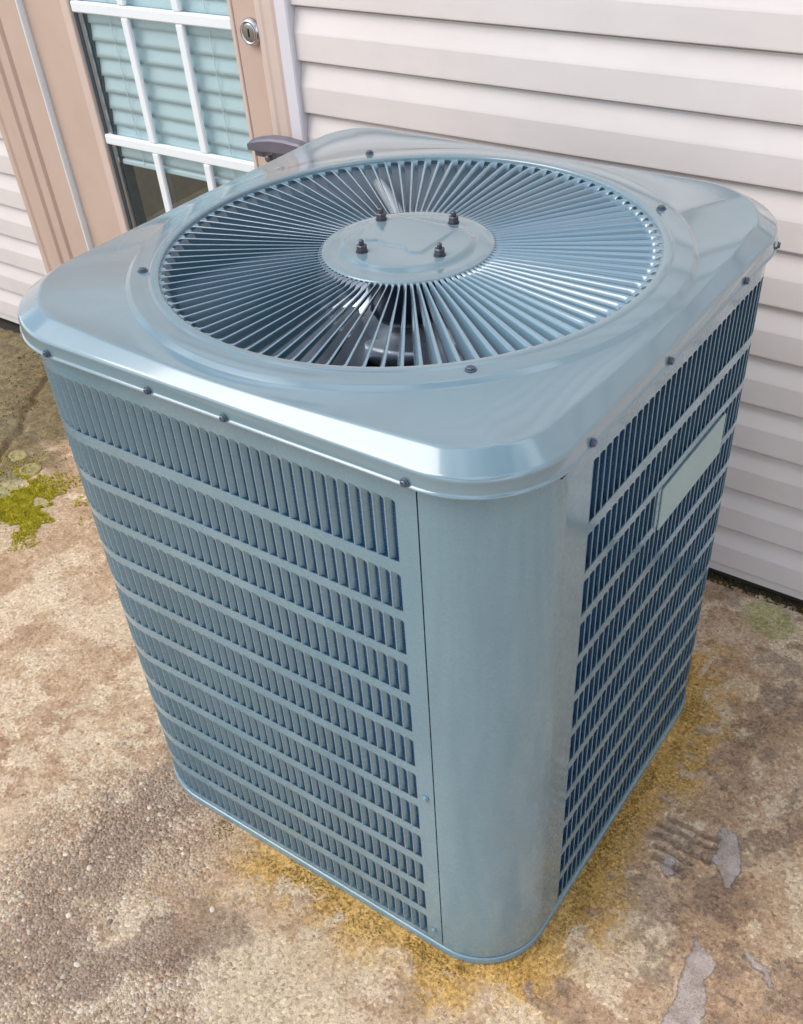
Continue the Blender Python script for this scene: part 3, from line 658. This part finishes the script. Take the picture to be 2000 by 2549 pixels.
# pebbles washed out of the concrete
M_peb, nt, bs = mat('pebble_stone')
oi = N(nt, 'Attribute', attribute_name='shade'); nt.links.new(mixc(nt, oi.outputs['Fac'], (.20, .14, .10), (.66, .56, .45)), bs.inputs['Base Color']); bs.inputs['Roughness'].default_value = .6
rs_ = np.random.RandomState(5)
ico_v = []; t_ = (1 + 5 ** .5) / 2
for a, b in ((-1, t_), (1, t_), (-1, -t_), (1, -t_)): ico_v.append((a, b, 0))
for a, b in ((-1, t_), (1, t_), (-1, -t_), (1, -t_)): ico_v.append((0, a, b))
for a, b in ((t_, -1), (t_, 1), (-t_, -1), (-t_, 1)): ico_v.append((a, 0, b))
ico_v = np.array(ico_v) / math.hypot(1, t_)
ico_f = np.array([(0, 11, 5), (0, 5, 1), (0, 1, 7), (0, 7, 10), (0, 10, 11), (1, 5, 9), (5, 11, 4), (11, 10, 2), (10, 7, 6), (7, 1, 8), (3, 9, 4), (3, 4, 2), (3, 2, 6), (3, 6, 8), (3, 8, 9), (4, 9, 5), (2, 4, 11), (6, 2, 10), (8, 6, 7), (9, 8, 1)])
def subdiv(v, f):
    v = [tuple(p) for p in v]; cache = {}; nf = []
    def mid(a, b):
        k = (min(a, b), max(a, b))
        if k not in cache:
            p = np.array(v[a]) + np.array(v[b]); p /= np.linalg.norm(p); cache[k] = len(v); v.append(tuple(p))
        return cache[k]
    for a, b, c in f: x, y, z = mid(a, b), mid(b, c), mid(c, a); nf += [(a, x, z), (b, y, x), (c, z, y), (x, y, z)]
    return np.array(v), np.array(nf)
sv, sf = subdiv(ico_v, ico_f)
PV = []; PF = []; SH = []; cnt = 0
pts = []
while len(pts) < 1100:
    x, y = rs_.uniform(-1.3, -.2), rs_.uniform(-.58, .12)
    a_ = 1 - ss(.06, .30, segd(np.array([x]), np.array([y]), [(-.76, -.06), (-.74, -.35), (-.60, -.50), (-.42, -.42)]))[0] + .03
    if boxd(x, y) > .02 and rs_.rand() < a_: pts.append((x, y, rs_.gamma(2.0, .0008) + .0007))
for x, y in ((-.905, .02), (-.86, -.10), (-.80, -.22), (-.70, -.30), (-.63, -.27), (-.58, -.12), (-.66, -.05)): pts.append((x, y, .006))
for x, y, r in pts:
    r = min(r, .0075); sc = np.array([r, r * rs_.uniform(.6, 1), r * .32]); a = rs_.uniform(0, 2 * PI); R_ = np.array([[math.cos(a), -math.sin(a), 0], [math.sin(a), math.cos(a), 0], [0, 0, 1]])
    p = (sv * (1 + rs_.uniform(-.12, .12, (len(sv), 1))) * sc) @ R_.T + np.array([x, y, gz(x, y) - r * .05]); PV.append(p); PF.append(sf + cnt); cnt += len(p); SH += [rs_.beta(1.6, 1.5)] * len(p)
pm = mesh('pebbles', np.concatenate(PV), np.concatenate(PF)); at = pm.attributes.new('shade', 'FLOAT', 'POINT'); at.data.foreach_set('value', np.array(SH, 'f'))
tag(link('pebbles', pm, None, M_peb, M), kind='stuff')
# moss cushions: many tiny clumps along the foot of the cabinet
M_moss, nt, bs = mat('moss')
oi = N(nt, 'Attribute', attribute_name='shade'); nt.links.new(ramp(nt, oi.outputs['Fac'], [(0, (.06, .045, .010)), (.3, (.24, .17, .014)), (.7, (.46, .31, .03)), (1, (.62, .44, .09))]), bs.inputs['Base Color']); bs.inputs['Roughness'].default_value = .9
def tufts(name, fn, n, hmax, seed, tint=0.0):
    rs = np.random.RandomState(seed); V = []; Fq = []; sh = []; c = 0
    for _ in range(n):
        q = fn(rs)
        if q is None: continue
        x, y = q; z = gz(x, y) - .0008; h = hmax * rs.uniform(.25, 1) ; w = h * rs.uniform(.25, .55); s0 = min(1, max(0, rs.normal(.5 + tint, .24)))
        for b in range(3):
            a = rs.uniform(0, 2 * PI); dx, dy = math.cos(a), math.sin(a); ln = rs.uniform(.1, .8) * h
            V += [(x - dy * w, y + dx * w, z), (x + dy * w, y - dx * w, z), (x + dx * ln, y + dy * ln, z + h)]; Fq.append((c, c + 1, c + 2)); c += 3; sh += [s0 * .5, s0 * .5, s0]
    me = mesh(name, V, Fq, False); at = me.attributes.new('shade', 'FLOAT', 'POINT'); at.data.foreach_set('value', np.array(sh, 'f'))
    return tag(link(name, me, None, M_moss, M), kind='stuff')
def foot_moss(rs):
    s = rs.uniform(-.50, .95) ; dd = abs(rs.normal(0, .022)) + .004; (x, y) = per(s, dd)[0]
    nz = vnoise(np.array([x]), np.array([y]), .05, 91)[0]
    return (x, y) if nz > .42 and dd < .012 + .09 * nz else None
tufts('moss', foot_moss, 7000, .0034, 3)
def far_moss(rs):
    x, y = rs.uniform(-2.6, -1.7), rs.uniform(.1, 1.08); nz = vnoise(np.array([x]), np.array([y]), .10, 93)[0]
    return (x, y) if nz > .5 + .5 * max(0, x + 1.95) else None
tufts('moss', far_moss, 9000, .005, 4, -.28)
def wall_dirt(rs): return (rs.uniform(-.2, .9), rs.uniform(1.090, 1.122))
tufts('moss', wall_dirt, 2500, .006, 6, -.45)
# bright moss cushion and ringed lichens at the left
M_bmoss, nt, bs = mat('bright_moss'); nt.links.new(ramp(nt, noise(nt, 45, 6, .7), [(.3, (.34, .30, .015)), (.5, (.62, .54, .03)), (.7, (.80, .72, .12))]), bs.inputs['Base Color']); bs.inputs['Roughness'].default_value = .9
bump(nt, bs, noise(nt, 260, 5, .7), 1, .003)
def patch(name, cx, cy, rx, ry, h, m, seed, ringz=None, n=72, nrad=22, label=None, cat=None, group=None, wob=.22):
    v = []; rs = np.random.RandomState(seed); ph = rs.uniform(0, 2 * PI, 6); am = rs.uniform(.3, 1, 6)
    o = M @ Matrix.Translation((cx, cy, gz(cx, cy)))
    for i in range(nrad + 1):
        t = i / nrad
        for k in range(n):
            a = 2 * PI * k / n; w = 1 + wob * sum(am[q] * math.sin((q + 1) * a + ph[q]) / (q + 2) for q in range(6)) * t
            x, y = rx * t * w * math.cos(a), ry * t * w * math.sin(a)
            zz = (ringz(t) if ringz else (1 - t ** 2.5)) * h * (1 + .5 * (vnoise(np.array([x + cx]), np.array([y + cy]), .008, 8)[0] - .5)) if t < 1 else -.002
            v.append((x, y, gz(cx + x, cy + y) - gz(cx, cy) + zz))
    f = [(i * n + k, (i + 1) * n + k, (i + 1) * n + (k + 1) % n, i * n + (k + 1) % n) for i in range(nrad) for k in range(n)]
    ob = link(name, mesh(name, v, f), None, m); ob.matrix_world = o; return tag(ob, label, cat, group)
def cush(rs):
    x, y = rs.normal(-1.79, .10), rs.normal(.430, .075); nz = fbm(np.array([x]), np.array([y]), .07, 63, 4, .6)[0]
    return (x, y) if nz > .40 + 1.2 * max(0, math.hypot((x + 1.775) / 1.3, y - .435) - .07) and x < -1.655 + .4 * (nz - .4) else None
o_ = tufts('moss_patch', cush, 34000, .0060, 9); o_.data.materials.clear(); o_.data.materials.append(M_bmoss)
del o_['kind']; tag(o_, 'bright yellow-green moss cushion at the left edge of the slab', 'moss patch')
M_lich, nt, bs = mat('ring_lichen'); nt.links.new(ramp(nt, noise(nt, 90, 5, .7), [(.3, (.19, .15, .05)), (.55, (.36, .31, .14)), (.75, (.46, .42, .24))]), bs.inputs['Base Color']); bs.inputs['Roughness'].default_value = .9; bump(nt, bs, noise(nt, 300, 4, .7), 1, .002)
rg = lambda t: .35 + .65 * math.exp(-((t - .78) / .14) ** 2) + .5 * math.exp(-(t / .25) ** 2)
patch('lichen', -1.872, .574, .033, .030, .0045, M_lich, 5, rg, wob=.12, label='round ringed lichen next to the bright moss cushion', cat='lichen')
patch('lichen', -1.955, .600, .030, .028, .0035, M_lich, 6, rg, wob=.3, label='dull broken lichen ring close to the crack', cat='lichen')
